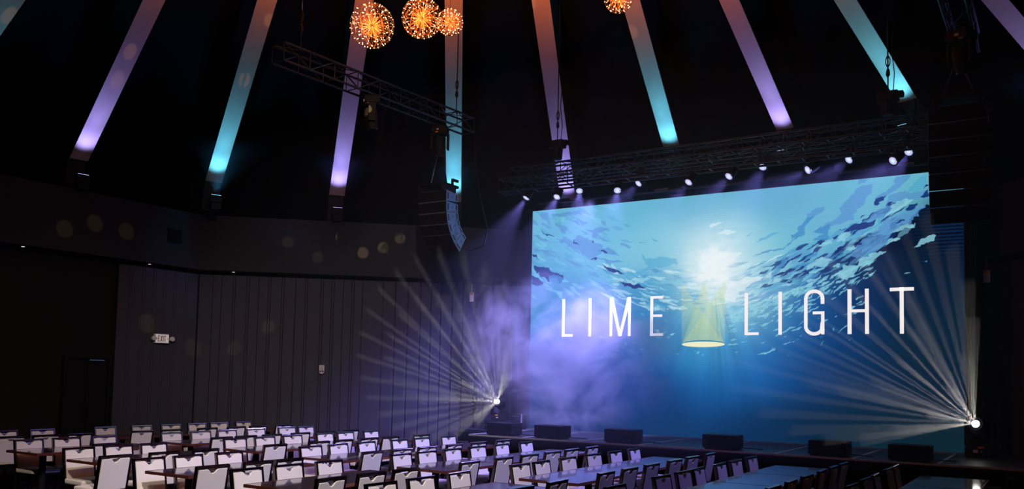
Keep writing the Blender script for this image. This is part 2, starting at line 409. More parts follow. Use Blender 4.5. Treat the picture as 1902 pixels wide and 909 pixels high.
def screen_art(nx, ny):
    """the film still of sunlit water shown on the LED wall, as an (ny+1, nx+1, 3) sRGB array; artwork units 1600 x 900"""
    A,B=np.meshgrid(np.linspace(0,1600,nx+1),np.linspace(0,900,ny+1))
    num=np.zeros(A.shape+(3,)); den=np.zeros(A.shape)
    for a,b,r,g,bl in ART_COLORS:
        w=np.exp(-((A-a)**2+((B-b)*1.25)**2)/(2*92.0**2))+1e-9/(1+((A-a)**2+(B-b)**2)/1e4)
        num+=w[...,None]*np.array([r,g,bl],float); den+=w
    img=num/den[...,None]
    base=img.copy()
    wx=(vnoise(A/22,B/16,1)-.5)*16+(vnoise(A/7,B/6,2)-.5)*6
    wy=(vnoise(A/22,B/16,3)-.5)*10+(vnoise(A/7,B/6,4)-.5)*4
    AW,BW=A+wx,B+wy
    pal=dict(m=(88,150,205),t=(84,172,208),n=(12,48,118),b=(62,140,196),l=(140,206,222),w=(214,238,240),c=(70,160,205))
    al=dict(m=.8,t=.8,n=.92,b=.8,l=.85,w=.75,c=.7)
    def put(mask,col,a):
        img[mask]=img[mask]*(1-a)+np.array(col,float)*a
    # deep water behind the crest
    for k,pts in ART_SHAPES:
        if k=='N':
            m=inside(AW,BW,pts); dk=np.stack([np.full(A.shape,4.),18+20*np.clip((1300-A)/500,0,1.5),42+75*np.clip((1450-A)/500,0,1.3)],-1)
            f_=(np.clip((350-B)/110,0,1)*np.clip((A-760)/120,0,1))[...,None]
            img[m]=(dk*f_+img*(1-f_))[m]
    rng=np.random.RandomState(7)
    def fleck(cx,cy,L,W,ang,col,a):
        r=L*1.3
        i0,i1=int(max(0,(cx-r)/1600*nx)),int(min(nx,(cx+r)/1600*nx))+1
        j0,j1=int(max(0,(cy-r)/900*ny)),int(min(ny,(cy+r)/900*ny))+1
        if i1<=i0 or j1<=j0: return
        a_=AW[j0:j1,i0:i1]*.6+A[j0:j1,i0:i1]*.4-cx; b_=BW[j0:j1,i0:i1]*.6+B[j0:j1,i0:i1]*.4-cy; c,s=np.cos(ang),np.sin(ang)
        p=a_*c+b_*s; q=-a_*s+b_*c
        m=np.abs(q)<W*(1-(p/L)**2)*(1+.3*np.sin(p/L*4+cx)); m&=np.abs(p)<L
        sub=img[j0:j1,i0:i1]; sub[m]=sub[m]*(1-a)+np.array(col,float)*a
    def direc(a,b):
        return np.radians(np.interp(a,[0,420,700,950,1250,1600],[32,24,2,-22,-34,-42]))
    # rippled patches: left side
    for _ in range(150):
        a=rng.uniform(0,520); b=rng.uniform(10,360); 
        if a>430+rng.uniform(-60,60): continue
        c=[pal['m'],pal['t'],(110,192,222),(122,200,224)][rng.randint(4)]
        fleck(a,b,rng.uniform(14,45),rng.uniform(3,8),direc(a,b)+rng.uniform(-.2,.2),c,.65)
    for _ in range(200):
        a=rng.uniform(330,1050); b=rng.uniform(250,400)-40*((a-690)/400)**2+25
        c=[(190,228,234),(84,170,206),(206,236,238),(120,196,218),(60,140,190)][rng.randint(5)]
        fleck(a,b,rng.uniform(12,50),rng.uniform(2,7),direc(a,b)+rng.uniform(-.15,.15),c,.6)
    for _ in range(150):
        a=rng.uniform(850,1420); b=400-(a-850)*.42+rng.uniform(-80,60)
        c=[pal['m'],pal['t'],(128,200,220),(70,150,200)][rng.randint(4)]
        fleck(a,b,rng.uniform(16,55),rng.uniform(3,8),direc(a,b)+rng.uniform(-.15,.15),c,.6)
    for _ in range(60):
        a=rng.uniform(960,1420); b=370-(a-850)*.40+rng.uniform(-60,50)
        fleck(a,b,rng.uniform(10,42),rng.uniform(2,6),direc(a,b)+rng.uniform(-.15,.15),(10,44,110),.8)
    for k,pts in ART_SHAPES:
        if k!='N':
            put(inside(AW,BW,pts),pal[k],al[k])
    # bright flecks falling off the crest
    for _ in range(230):
        a=rng.uniform(840,1330); b=455-(a-840)*.36+rng.exponential(34)-6
        fleck(a,b,rng.uniform(5,26),rng.uniform(1.2,4.2),direc(a,b)+rng.uniform(-.2,.2),(135,205,222),.75)
    for _ in range(90):
        a=rng.uniform(150,1300); b=rng.uniform(440,600)
        fleck(a,b,rng.uniform(2,12),rng.uniform(.8,2.8),direc(a,b)+rng.uniform(-.5,.5),(130,205,225),.55)
    # the sun through the surface
    da=A-779; db=B-268
    ang=np.arctan2(db,da); rad=np.hypot(da,db*1.05)
    g=np.exp(-(rad/88.0)**2)*.80+np.exp(-(rad/165.0)**2)*.38+.22*np.exp(-((A-870)**2/150.0**2+(B-352)**2/70.0**2))
    g*=1+.22*(vnoise(ang*14,rad/60,9)-.5)+.5*(vnoise(A/34,B/14,11)-.5)
    g=np.clip(g,0,1)[...,None]
    img=img*(1-g)+np.array([238,247,246.])*g
    # shafts of light going down
    ray=vnoise(ang*22,rad*0+3,5)*.6+vnoise(ang*50,rad*0,6)*.4
    f=np.clip((db-90)/120,0,1)*np.exp(-((ang-1.57)/.75)**2)*np.exp(-np.clip(rad-120,0,None)/260)
    img*=(1+(.42*(ray-.46)*f))[...,None]
    # emblem: three translucent pale beams standing on one pool of light
    bl,br,bb=660,824,(1-.3815)*900
    for ax in (656.6,742,826):
        m=inside(A,B,[ax,(1-.6405)*900,br,bb,bl,bb])
        a_=(.10+.27*img.mean(-1)/255)[m][:,None]; img[m]=img[m]*(1-a_)+np.array([214,224,158.])*a_
    # line structure of the LED wall
    img*=(1-.05*(np.sin(B/900*np.pi*510*.5)>0)*np.clip(1-img.mean(-1)/400,0,1))[...,None]
    st=np.clip((A-1380)/150,0,1)*np.clip((330-B)/110,0,1)
    dark=(img.mean(-1)<75)
    img+=(st*dark*((np.sin(B*2*np.pi/11.5)>.2)*30-9))[...,None]*np.array([.15,.75,1.15])
    return np.clip(img,0,255)

CH_F = [[7.65, 8.29, 9.44, 10.18, 10.8, 11.41, 11.94, 12.59], [6.97, 7.52, 8.15, 9.36, 9.94, 10.5, 11.15, 11.91, 12.42], [6.69, 7.26, 7.81, 9.25, 9.86, 10.46, 11.23, 11.74, 12.43], [6.46, 7.01, 7.63, 9.07, 9.65, 10.27, 11.06, 11.64, 12.38], [6.45, 7.05, 7.69, 9.05, 9.59, 10.2, 10.82, 11.5, 12.23], [6.46, 7.08, 7.76, 9.01, 9.53, 10.21, 10.94, 11.65, 12.32], [7.83, 8.99, 9.63, 10.14, 10.93, 11.53, 12.24], [9.62, 10.36, 10.95, 11.81, 12.34]]
CH_R = [[7.07, 7.61, 8.14, 9.27, 9.84, 10.62, 11.28, 11.82, 12.47], [7.3, 9.27, 9.77, 10.31, 10.98, 11.6, 12.24], [6.37, 7.06, 7.67, 8.9, 9.78, 10.3, 10.92, 11.45, 12.3], [6.41, 7.04, 7.53, 9.02, 9.65, 10.23, 10.89, 11.56, 12.28], [6.43, 7.05, 7.62, 8.83, 9.61, 10.27, 10.91, 11.47, 12.13], [7.1, 7.79, 8.91, 9.55, 10.21, 10.98, 11.63, 12.33], [8.89, 9.56, 10.26, 10.98, 11.61, 12.23], [11.75, 12.35]]
MIRROR = [(-14.55, 9.98, 8.39, 1.7, 700), (-15.06, 9.79, 8.01, 1.7, 700), (-15.6, 9.9, 7.57, 1.7, 700), (-14.38, 11.98, 8.01, 1.7, 700), (-13.27, 11.61, 8.93, 1.7, 700), (-7.25, 15.77, 8.97, 1.7, 700), (-9.0, 14.65, 9.5, 1.7, 700), (-5.42, 16.02, 8.75, 1.7, 700), (-15.25, 7.61, 7.95, 1.7, 700), (-14.58, 15.24, 5.22, 1.5, 7000), (-14.19, 15.59, 4.85, 1.5, 7000), (-13.83, 15.9, 4.99, 1.5, 7000), (-13.53, 16.16, 5.24, 1.5, 7000), (-15.52, 14.43, 5.03, 1.5, 1500), (-16.35, 13.71, 2.57, 1.5, 1500), (-15.79, 14.2, 3.09, 1.5, 1500), (-14.99, 14.89, 4.7, 1.5, 1500), (-17.0, 11.86, 3.05, 2.0, 1000), (-17.0, 13.07, 2.54, 2.0, 1000), (-17.0, 10.47, 4.95, 2.0, 1000), (-17.0, 9.83, 4.73, 2.0, 1000), (-17.0, 11.2, 4.89, 2.0, 1000)]
HAZE = .008

# ---------------------------------------------------------------- stage
HS = .75
st = thing('stage', 'low black modular stage in front of the big screen', 'stage', (-4, 16.5, 0))
sx = lambda x: x+4
sy = lambda y: y-16.5
MB().box((sx(-4.09), sy(14.64), HS/2-.02), (12.38, .03, HS-.06)).box((sx(-10.24), sy(15.27), HS/2-.02), (.03, 1.24, HS-.06)).box((sx(-10.85), sy(15.93), HS/2-.02), (1.25, .03, HS-.06)).box((sx(-11.46), sy(16.75), HS/2-.02), (.03, 1.62, HS-.06)).build('skirt', M_skirt, st)
px0 = -1.62
for r, (ya, yb) in enumerate([(14.62, 17.05), (17.05, 18.3)]):
    for n in range(-8, 4):
        xa = px0+1.23*n; xb = xa+1.23
        if n == -8: xa = -10.28 if r == 0 else -11.4
        if r == 1 and n == -8: pass
        yb = min((17.05, 18.3)[r], 17.15-xb)
        if yb < ya+.3: continue
        cx_, cy_ = (xa+xb)/2, (ya+yb)/2; dx, dy = xb-xa-.012, yb-ya-.012
        o = MB().box((sx(cx_), sy(cy_), HS-.05), (dx-.03, dy-.03, .098)).build('deck_panel', M_deck, st)
        MB().box((sx(xa)+.012, sy(cy_), HS-.013), (.022, dy, .03)).box((sx(xb)-.012, sy(cy_), HS-.013), (.022, dy, .03)).box((sx(cx_), sy(ya)+.012, HS-.013), (dx, .022, .03)).build('edge_trim', M_trim, o, label='pale aluminium edge trim')
MB().box((sx(-10.89), sy(16.5), HS-.05), (1.2, 1.1, .1)).build('wing_deck', M_deck, st)
s1 = thing('stage_step', 'low black step box beside the left end of the stage', 'step', (-11.05, 15.66, 0))
MB().box((0, 0, .48), (.6, .4, .035)).build('tread', M_deck, s1)
MB().box((0, 0, .23), (.56, .36, .46)).build('body', M_skirt, s1)
s2 = thing('stage_step', 'low black steps in front of the stage at the right', 'step', (-1.15, 14.25, 0))
MB().box((0, 0, .49), (.75, .35, .03)).box((0, -.32, .25), (.75, .33, .03)).build('tread', M_deck, s2)
MB().box((-.36, 0, .235), (.03, .33, .47)).box((.36, 0, .235), (.03, .33, .47)).box((-.36, -.32, .115), (.03, .3, .23)).box((.36, -.32, .115), (.03, .3, .23)).build('body', M_skirt, s2)

# ---------------------------------------------------------------- LED wall
SX, SY, SW, SH = -10.5, 17.35, 9.04, 5.1
led = thing('led_wall', 'huge LED screen showing sunlit water and the venue name', 'screen', (SX+SW/2, SY, HS))
NX, NY = 880, 496
art = screen_art(NX, NY)
lin = np.where(art/255 <= .04045, art/255/12.92, ((art/255+.055)/1.055)**2.4)
xs = np.linspace(-SW/2, SW/2, NX+1); zs = np.linspace(SH, 0, NY+1)
XX, ZZ = np.meshgrid(xs, zs)
co = np.stack([XX, np.zeros_like(XX), ZZ], -1).reshape(-1, 3)
idx = np.arange((NX+1)*(NY+1)).reshape(NY+1, NX+1)
quads = np.stack([idx[1:, :-1], idx[1:, 1:], idx[:-1, 1:], idx[:-1, :-1]], -1).reshape(-1, 4)
me = bpy.data.meshes.new('display')
me.vertices.add(len(co)); me.vertices.foreach_set('co', co.ravel())
me.loops.add(quads.size); me.loops.foreach_set('vertex_index', quads.ravel())
me.polygons.add(len(quads)); me.polygons.foreach_set('loop_start', np.arange(0, quads.size, 4)); me.polygons.foreach_set('loop_total', np.full(len(quads), 4))
me.update()
ca = me.color_attributes.new('picture', 'FLOAT_COLOR', 'POINT')
ca.data.foreach_set('color', np.concatenate([lin.reshape(-1, 3), np.ones((len(co), 1))], 1).astype(np.float32).ravel())
m = bpy.data.materials.new('led_picture'); m.use_nodes = True
nt = m.node_tree; nt.nodes.clear()
at = nt.nodes.new('ShaderNodeVertexColor'); at.layer_name = 'picture'
em = nt.nodes.new('ShaderNodeEmission'); em.inputs[1].default_value = 1.0
out = nt.nodes.new('ShaderNodeOutputMaterial')
nt.links.new(at.outputs[0], em.inputs[0]); nt.links.new(em.outputs[0], out.inputs[0])
m.cycles.emission_sampling = 'NONE'
me.materials.append(m)
put('display', me, led)
MB().box((0, .07, SH/2), (SW+.02, .12, SH+.02)).build('cabinet_frame', M_black, led)
MB().box((0, -.02, -.005), (SW+.5, .05, .03)).build('base_rail', M_trim, led, label='pale rail under the screen')
def emat(name, rgb, s=1.0):
    return mat(name, srgb(*rgb), .5, emit=srgb(*rgb), estr=s)
M_let = emat('letter_white', (248, 243, 242), .95)
Mscr = Matrix(((SW, 0, 0, -SW/2), (0, 0, -1, 0), (0, SH, 0, 0), (0, 0, 0, 1)))   # artwork u,v -> screen plane
def rects(*R):
    b = MB()
    for (u0, v0, u1, v1) in R: b.prism([(u0, v0), (u1, v0), (u1, v1), (u0, v1)], .003, .006, Mscr)
    return b
V0, V1 = .4181, .5862; q = .0107; w = .0075
def letter(ch, b): return b.build('letter', M_let, led, label=f'white letter {ch}')
letter('L', rects((.0933, V0, .0933+w, V1), (.0933+w, V0, .1245, V0+q)))
letter('I', rects((.1681, V0, .1757, V1)))
b = rects((.2262, V0, .2335, V1), (.2752, V0, .2825, V1))
for sgn, (ua, ub) in ((1, (.2262, .2508)), (-1, (.2825, .2579))):
    b.prism([(ua, V1), (ua+sgn*.0088, V1), (ub+sgn*.0072, V0), (ub, V0)], .0035, .0065, Mscr)
letter('M', b)
letter('E', rects((.3328, V0, .3328+w, V1), (.3328+w, V1-q, .3657, V1), (.3328+w, V0, .3657, V0+q), (.3328+w, .4977, .3634, .5083)))
letter('L', rects((.5605, V0, .5605+w, V1), (.5605+w, V0, .5922, V0+q)))
letter('I', rects((.6356, V0, .6432, V1)))
# G: outer and inner outline walked as a band
b = MB(); cu, ru_, asp = .7112, .0212, SW/SH
pts = []
cxu = .7118; hw = .0212; rv = hw*asp*.92
top, bot = .5905, .4138
path = [(cxu+hw, .534), (cxu+hw, top-rv)]
path += [(cxu+hw*math.cos(t), top-rv+rv*math.sin(t)) for t in np.linspace(0, PI, 15)]
path += [(cxu+hw*math.cos(t), bot+rv+rv*math.sin(t)) for t in np.linspace(PI, 1.86*PI, 15)]
path += [(cxu+hw-.0002, .4640)]
wi = w
inn = []
for i, p in enumerate(path):
    a_ = path[max(0, i-1)]; c_ = path[min(len(path)-1, i+1)]
    d = Vector(((c_[0]-a_[0])*SW, (c_[1]-a_[1])*SH)).normalized(); n = Vector((-d.y, d.x))
    inn.append((p[0]+n.x*wi, p[1]+n.y*wi*asp))
for i in range(len(path)-1):
    b.prism([path[i], path[i+1], inn[i+1], inn[i]], .0035, .0065, Mscr)
b.prism([(.709, .4951), (.733, .4951), (.733, .5060), (.709, .5060)], .003, .006, Mscr)
b.prism([(.7262, .4181), (.733, .4181), (.733, .4951), (.7262, .4951)], .004, .007, Mscr)
letter('G', b)
letter('H', rects((.7800, V0, .7880, V1), (.8146, V0, .8223, V1), (.7880, .4995, .8146, .5105)))
letter('T', rects((.8816, V0, .8892, V1), (.8629, V1-.0125, .8816, V1), (.8892, V1-.0125, .9087, V1), (.8816, V1-.0125, .8892, V1)))
ell = lambda cx_, cy_, a_, b_, t0=0, t1=2*PI, n=32: [(cx_+a_*math.cos(t), cy_+b_*math.sin(t)) for t in np.linspace(t0, t1, n)]
MB().prism(ell(.4640, .3815, .0512, .0110)[:-1], .003, .005, Mscr).build('emblem_pool', emat('emblem_cream', (233, 236, 190)), led, label='pale yellow oval of light in the emblem')
o1, i1 = ell(.4640, .3830, .0525, .0160, 0, PI), ell(.4640, .3830, .0518, .0108, 0, PI)
b = MB()
for k in range(len(o1)-1): b.prism([o1[k], o1[k+1], i1[k+1], i1[k]], .0035, .006, Mscr)
b.build('emblem_rim', emat('emblem_blue', (40, 132, 176)), led, label='blue arc over the pale oval')

# black masking legs either side of the screen
for x, lab, wd in ((-10.63, 'narrow black masking drape at the left edge of the screen', .24), (-1.36, 'narrow black masking drape at the right edge of the screen', .19)):
    o = MB()
    n = 10; P = []
    for k in range(n+1):
        P.append((x-wd/2+wd*k/n, 17.3+.02*(-1)**k))
    vs_ = [(a, c, HS) for a, c in P]+[(a, c, 5.9) for a, c in P]+[(a, c+.03, HS) for a, c in P]+[(a, c+.03, 5.9) for a, c in P]
    fs_ = []
    for k in range(n):
        fs_ += [(k, k+1, n+2+k, n+1+k), (2*n+2+k, 3*n+3+k, 3*n+4+k, 2*n+3+k), (n+1+k, n+2+k, 3*n+4+k, 3*n+3+k)]
    o.add(vs_, fs_)
    tag(o.build('masking_drape', M_skirt), lab, 'drape')

# ---------------------------------------------------------------- curtains round the wall
def curtain(p, q, z0, z1, style, label, group, m=M_curt, seed=0):
    p, q = Vector(p), Vector(q); L = (q-p).length; d = (q-p)/L; n = Vector((d.y, -d.x))
    if n.dot(ctr-p) < 0: n = -n
    rnd = random.Random(seed)
    prof = [(0, .02)]; x = 0
    if style == 'seam':
        while x < L-.5:
            wdt = rnd.choice([.2, .26, .31, .22])
            x += wdt
            prof += [(x-.012, .03), (x, -.02), (x+.012, .03)]
            if rnd.random() < .65:
                x += .055; prof += [(x-.012, .035), (x, -.02), (x+.012, .03)]
        prof.append((L, .02))
    elif style == 'pleat':
        while x < L-.3:
            x += rnd.uniform(.24, .34)
            prof += [(x-.05, .05), (x-.015, .02), (x, -.05), (x+.02, .03)]
        prof.append((L, .02))
    else:
        while x < L-.15:
            x += rnd.uniform(.05, .11)
            prof.append((x, rnd.uniform(-.06, .09)))
        prof.append((L, .02))
    nz_ = 2 if style != 'wave' else 5
    vs_, fs_ = [], []
    for k, (x, e) in enumerate(prof):
        for j in range(nz_):
            t_ = j/(nz_-1); dx = 0
            ee = e*(1 if style != 'wave' else .45+.75*(1-t_)) + (.01*math.sin(7*t_+k) if style == 'wave' else 0)
            c = p+d*x+n*ee
            vs_.append((c.x, c.y, z0+(z1-z0)*t_))
    for k in range(len(prof)-1):
        for j in range(nz_-1):
            a = k*nz_+j
            fs_.append((a, a+nz_, a+nz_+1, a+1))
    b = MB().add(vs_, fs_)
    o = b.build('curtain', m)
    md = o.modifiers.new('thick', 'SOLIDIFY'); md.thickness = .008
    return tag(o, label, 'curtain', group)
iw = corners(.22)
A1, A2, A3 = Vector((-17.22, 11.2)), iw[1], iw[2]
g = 'grey curtains along the back wall'
curtain(A1, (A2.x, A2.y-.02), .05, 4.2, 'seam', 'dark grey seamed curtain behind the EXIT sign, left of the wall corner', g, seed=3)
def al(f_): return A2+(A3-A2)*f_
curtain(al(.005), al(.26), .05, 4.2, 'seam', 'grey seamed curtain between the wall corner and the white wall device', g, seed=5)
curtain(al(.262), al(.50), .05, 4.2, 'seam', 'grey seamed curtain holding the white wall device', g, seed=9)
curtain(al(.502), al(.765), .05, 4.2, 'pleat', 'grey evenly pleated curtain right of the white wall device', g, seed=12)
curtain(al(.767), al(.99), .75 if False else .05, 4.2, 'wave', 'loosely gathered curtain behind the left end of the stage', g, seed=21)
curtain((-10.45, 18.45), (-2.0, 18.45), .05, 5.4, 'wave', 'black gathered curtain hanging behind the big screen', g, M_drape, seed=33)
curtain(iw[3]+Vector((.03, -.03)), iw[3]+(iw[4]-iw[3])*.5, .05, 4.2, 'wave', 'dark gathered curtain at the right edge of the photo', g, M_curt, seed=41)

# small things on the walls
def tagcard(x, y, z, lab):
    t = thing('hanging_tag', lab, 'tag', (x, y, z))
    MB().box((0, 0, 0), (.11, .012, .22)).build('card', M_white, t)
    MB().box((0, -.008, .08), (.09, .004, .04)).build('print', M_orange, t)
    MB().tube((0, 0, .1), (0, 0, .32), .004, 5).build('string', M_white, t)
tagcard(-11.99, 17.05, 3.84, 'small pale tag hanging high on the curtain left of the screen')
tagcard(-1.12, 17.5, 3.9, 'small pale tag hanging high on the curtain right of the screen')
# exit sign on the left wall: faces +X
e = thing('exit_sign', 'white EXIT sign with two lamp heads on the left wall', 'sign', (-17.13, 12.27, 2.63), PI/2)
MB().box((0, 0, 0), (.36, .07, .21)).build('housing', M_white, e, bevel=.01)
MB().box((0, .12, 0), (.12, .19, .1)).build('mount', M_black, e)
MB().box((0, -.04, 0), (.33, .01, .18)).build('face', emat('exit_face', (196, 186, 182), .5), e)
for k in (-1, 1):
    Mx = Matrix.Translation((k*.235, -.06, .0)) @ Matrix.Rotation(PI/2, 4, 'X')
    MB().lathe([(.03, -.05), (.05, -.02), (.055, .03), (.045, .04)], 14, Mx).build('lamp_head', M_white, e)
def glyph(ch, x0, x1, z0, z1, y0=-.05, y1=-.046, th=.014):
    b = MB(); mid = (z0+z1)/2
    def bx(a, c, e_, f_): b.box(((a+e_)/2, (y0+y1)/2, (c+f_)/2), (abs(e_-a), y1-y0, abs(f_-c)))
    if ch == 'E': bx(x0, z0, x0+th, z1); bx(x0, z1-th, x1, z1); bx(x0, z0, x1, z0+th); bx(x0, mid-th/2, x1-.008, mid+th/2)
    if ch == 'I': bx((x0+x1)/2-th/2, z0, (x0+x1)/2+th/2, z1)
    if ch == 'T': bx((x0+x1)/2-th/2, z0, (x0+x1)/2+th/2, z1); bx(x0, z1-th, x1, z1)
    if ch == 'X':
        for s_ in (1, -1):
            L_ = math.hypot(x1-x0-th, z1-z0); an = math.atan2(z1-z0, (x1-x0-th)*s_)
            b.box(((x0+x1)/2, (y0+y1)/2, mid), (L_, y1-y0, th), Matrix.Rotation(-an, 3, 'Y'))
    return b
for ch, x0, x1 in (('E', -.115, -.065), ('X', -.055, .0), ('I', .005, .03), ('T', .035, .09)):
    glyph(ch, x0, x1, -.065, .065).build('letter', M_red, e, label=f'dark red letter {ch}')
for s_ in (-1, 1):
    MB().prism([(s_*.155, 0), (s_*.135, .02), (s_*.135, -.02)], .046, .05, Matrix(((1, 0, 0, 0), (0, 0, -1, 0), (0, 1, 0, 0), (0, 0, 0, 1)))).build('arrow', M_red, e)
# white device on the diagonal wall
dd = (A3-A2).normalized(); dn = Vector((dd.y, -dd.x)); 
if dn.dot(ctr-A2) < 0: dn = -dn
pd = A2+dd*((-15.0+17.22)/dd.x)+dn*.06
wd = thing('wall_device', 'small white emergency light box on the grey curtain', 'wall device', (pd.x, pd.y, 2.03), math.atan2(dd.y, dd.x))
MB().box((0, -.03, .02), (.125, .06, .15)).build('housing', M_white, wd, bevel=.008)
MB().lathe([(.0625, -.03), (.0625, .03)], 18, Matrix.Translation((0, -.03, -.05)) @ Matrix.Rotation(PI/2, 4, 'X')).build('lower_cap', M_white, wd)
for k in (-1, 1):
    MB().lathe([(.02, 0), (.018, .012)], 12, Matrix.Translation((k*.03, -.06, -.055)) @ Matrix.Rotation(PI/2, 4, 'X')).build('lens', M_fix, wd)
MB().box((0, -.062, .03), (.08, .004, .085)).build('panel', mat('grey_panel', srgb(170, 170, 168), .5), wd)
# speaker grille in the left fascia
gq = thing('fascia_grille', 'square dark vent grille in the fascia near the wall corner', 'vent', (-16.98, 12.39, 4.97), PI/2)
MB().box((0, -.01, 0), (.34, .03, .30)).build('frame', M_black, gq)
for k in range(9): MB().box((0, -.03, -.12+.03*k), (.3, .012, .014)).build('slat', M_grille, gq)
# tiny recessed lights under the band
for n_, (x, y) in enumerate(((-17.18, 9.12), (-17.18, 11.92), (-16.55, 13.72))):
    t = thing('soffit_light', ['tiny recessed light under the fascia at the far left', 'tiny recessed light under the fascia above the EXIT sign', 'tiny recessed light under the fascia just right of the wall corner'][n_], 'light', (x, y, ZB), 0, 'soffit lights')
    MB().lathe([(.045, -.012), (.05, -.004)], 14).build('ring', M_white, t)
    MB().lathe([(.03, -.016), (.03, -.011)], 12).build('lens', emat('soffit_lens', (255, 235, 220), 1.2), t)
# side door in the left wall
dr = bpy.data.objects.new('door_1', None); COL.objects.link(dr); dr.location = (-17.35, 10.65, 0); dr.rotation_euler = (0, 0, PI/2); dr['kind'] = 'structure'
MB().box((-.49, -.05, 1.06), (.06, .1, 2.12)).box((.49, -.05, 1.06), (.06, .1, 2.12)).box((0, -.05, 2.15), (1.04, .1, .06)).build('door_frame', M_black, dr)
for k in (-1, 1):
    lf = MB().box((k*.23, -.03, 1.05), (.45, .05, 2.1)).build('door_leaf', M_black, dr)
    MB().box((k*.05, -.07, 1.0), (.03, .03, .3)).build('push_bar', M_fix, lf)
MB().box((.18, -.105, 2.10), (.34, .02, .02)).build('closer_arm', M_steel, dr)

# ---------------------------------------------------------------- monitors along the stage lip
mon_lab = ['leftmost floor speaker on the stage lip, in front of the left moving light', 'second floor speaker from the left, in front of the smoke', 'third floor speaker from the left on the stage lip',
           'fourth floor speaker from the left, top edge lit blue', 'fifth floor speaker from the left on the stage lip', 'rightmost floor speaker on the stage lip']
for i, x in enumerate((-9.64, -8.51, -6.98, -5.07, -3.26, -2.04)):
    t = thing('floor_speaker', mon_lab[i], 'speaker', (x, 14.98, HS), random.uniform(-.01, .01), 'floor speakers on the stage lip')
    MB().box((0, 0, .135), (.6, .42, .23)).build('cabinet', M_cab, t, bevel=.006)
    g_ = MB().box((0, -.216, .135), (.575, .012, .205)).build('grille', M_grille, t)
    for a_ in (-.24, .24):
        for c_ in (.05, .21):
            MB().lathe([(.006, 0), (.004, .004)], 8, Matrix.Translation((a_*.9, -.222, c_)) @ Matrix.Rotation(PI/2, 4, 'X')).build('screw', M_steel, g_)
    for c_ in (.09, .175):
        MB().box((.304, 0, c_), (.01, .2, .03)).build('side_slot', M_fix, t)
    for a_ in (-.24, .24): MB().box((a_, 0, .01), (.06, .36, .02)).build('foot', M_fix, t)
    MB().path([(.2, .2, .03), (.28, .3, .01), (.45, .34, .008), (.62, .28, .008)], .008).build('cable', M_fix, t)
cb = thing('equipment_case', 'small black equipment case behind the leftmost floor speakers, by the screen', 'case', (-10.57, 17.0, HS))
MB().box((0, 0, .17), (.28, .26, .34)).build('case', M_cab, cb, bevel=.008)
MB().box((.0, -.135, .3), (.2, .01, .02)).build('latch', M_steel, cb)
MB().box((.15, -.1, .2), (.02, .03, .3)).build('corner_edge', M_trim, cb)

# ---------------------------------------------------------------- moving lights
M_lens_w = mat('lens_white', (1, 1, 1, 1), .2, emit=(1, .97, .9, 1), estr=8)
def moving_head(name, label, loc, aim, scale=1.0, lit=None, hang=False, group='moving lights'):
    """base, yoke and tilting head; local -Z is down for standing units"""
    aim = Vector(aim).normalized()
    t = thing(name, label, 'light', loc, 0, group)
    yaw = math.atan2(aim.y, aim.x)-PI/2
    Rz = Matrix.Rotation(yaw, 4, 'Z'); s_ = scale
    F = Matrix.Diagonal((s_, s_, -s_ if hang else s_, 1))
    B = F @ Rz
    MB().box((0, 0, .08), (.40, .34, .16), M=B).box((0, 0, .175), (.30, .28, .03), M=B).build('base', M_fix, t, bevel=.008)
    bb = Matrix.Diagonal((s_, s_, -s_ if hang else s_, 1))
    MB().box((-.06, -.175, .10), (.07, .008, .05), M=bb @ Matrix.Rotation(0, 4, 'Z')).build('display_label', M_white, t)
    MB().box((.05, -.178, .10), (.06, .008, .03), M=bb).build('port_label', M_white, t)
    MB().box((.02, -.178, .165), (.09, .008, .035), M=bb).build('warning_sticker', M_orange, t, label='orange warning sticker')
    for k in (-1, 1):
        MB().box((k*.205, 0, .38), (.05, .17, .42), M=B).box((k*.16, 0, .2), (.12, .17, .05), M=B).build('yoke_arm', M_fix, t, bevel=.01)
    pc = F.to_3x3() @ Vector((0, 0, .50))
    H = Matrix.Translation(pc) @ aim.to_track_quat('Z', 'Y').to_matrix().to_4x4() @ Matrix.Diagonal((s_, s_, s_, 1))
    hd = MB().lathe([(.07, -.26), (.13, -.24), (.15, -.12), (.15, .05), (.13, .16), (.115, .24), (.10, .24)], 20, H).build('head', M_fix, t)
    for k in range(4): MB().ring(.151-.002*k, .006, 20, 4, H @ Matrix.Translation((0, 0, -.2+.05*k))).build('cooling_rib', M_fix, hd)
    MB().ring(.108, .012, 20, 5, H @ Matrix.Translation((0, 0, .24))).build('bezel', M_truss, hd)
    MB().lathe([(.062, .2405), (.058, .25), (.03, .256)], 20, H).build('lens', lit or M_grille, t, label='bright white lens' if lit else None)
    if hang:
        MB().box((0, 0, -.02*s_), (.1, .1, .06)).tube((0, -.1, .02), (0, .1, .02), .03, 10).build('clamp', M_truss, t)
    return Vector(loc)+pc+aim*.27*s_
ax1 = Vector((.33, -.93, .18)).normalized(); ax2 = Vector((-.20, -.93, .25)).normalized()
b1 = Vector((-10.70, 16.40, HS+.2)); b2 = Vector((-1.20, 16.75, HS))
l1 = moving_head('moving_light', 'moving light with shining lens on the left of the stage', b1, ax1, .8, M_lens_w)
l2 = moving_head('moving_light', 'moving light with shining lens on the right of the stage', b2, ax2, 1.0, M_lens_w)
rs = thing('riser_case', 'low black case under the left moving light', 'case', (-10.70, 16.40, HS))
MB().box((0, 0, .1), (.5, .42, .2)).build('case', M_cab, rs, bevel=.008)
MB().box((0, -.213, .1), (.46, .006, .02)).build('case_seam', M_steel, rs)
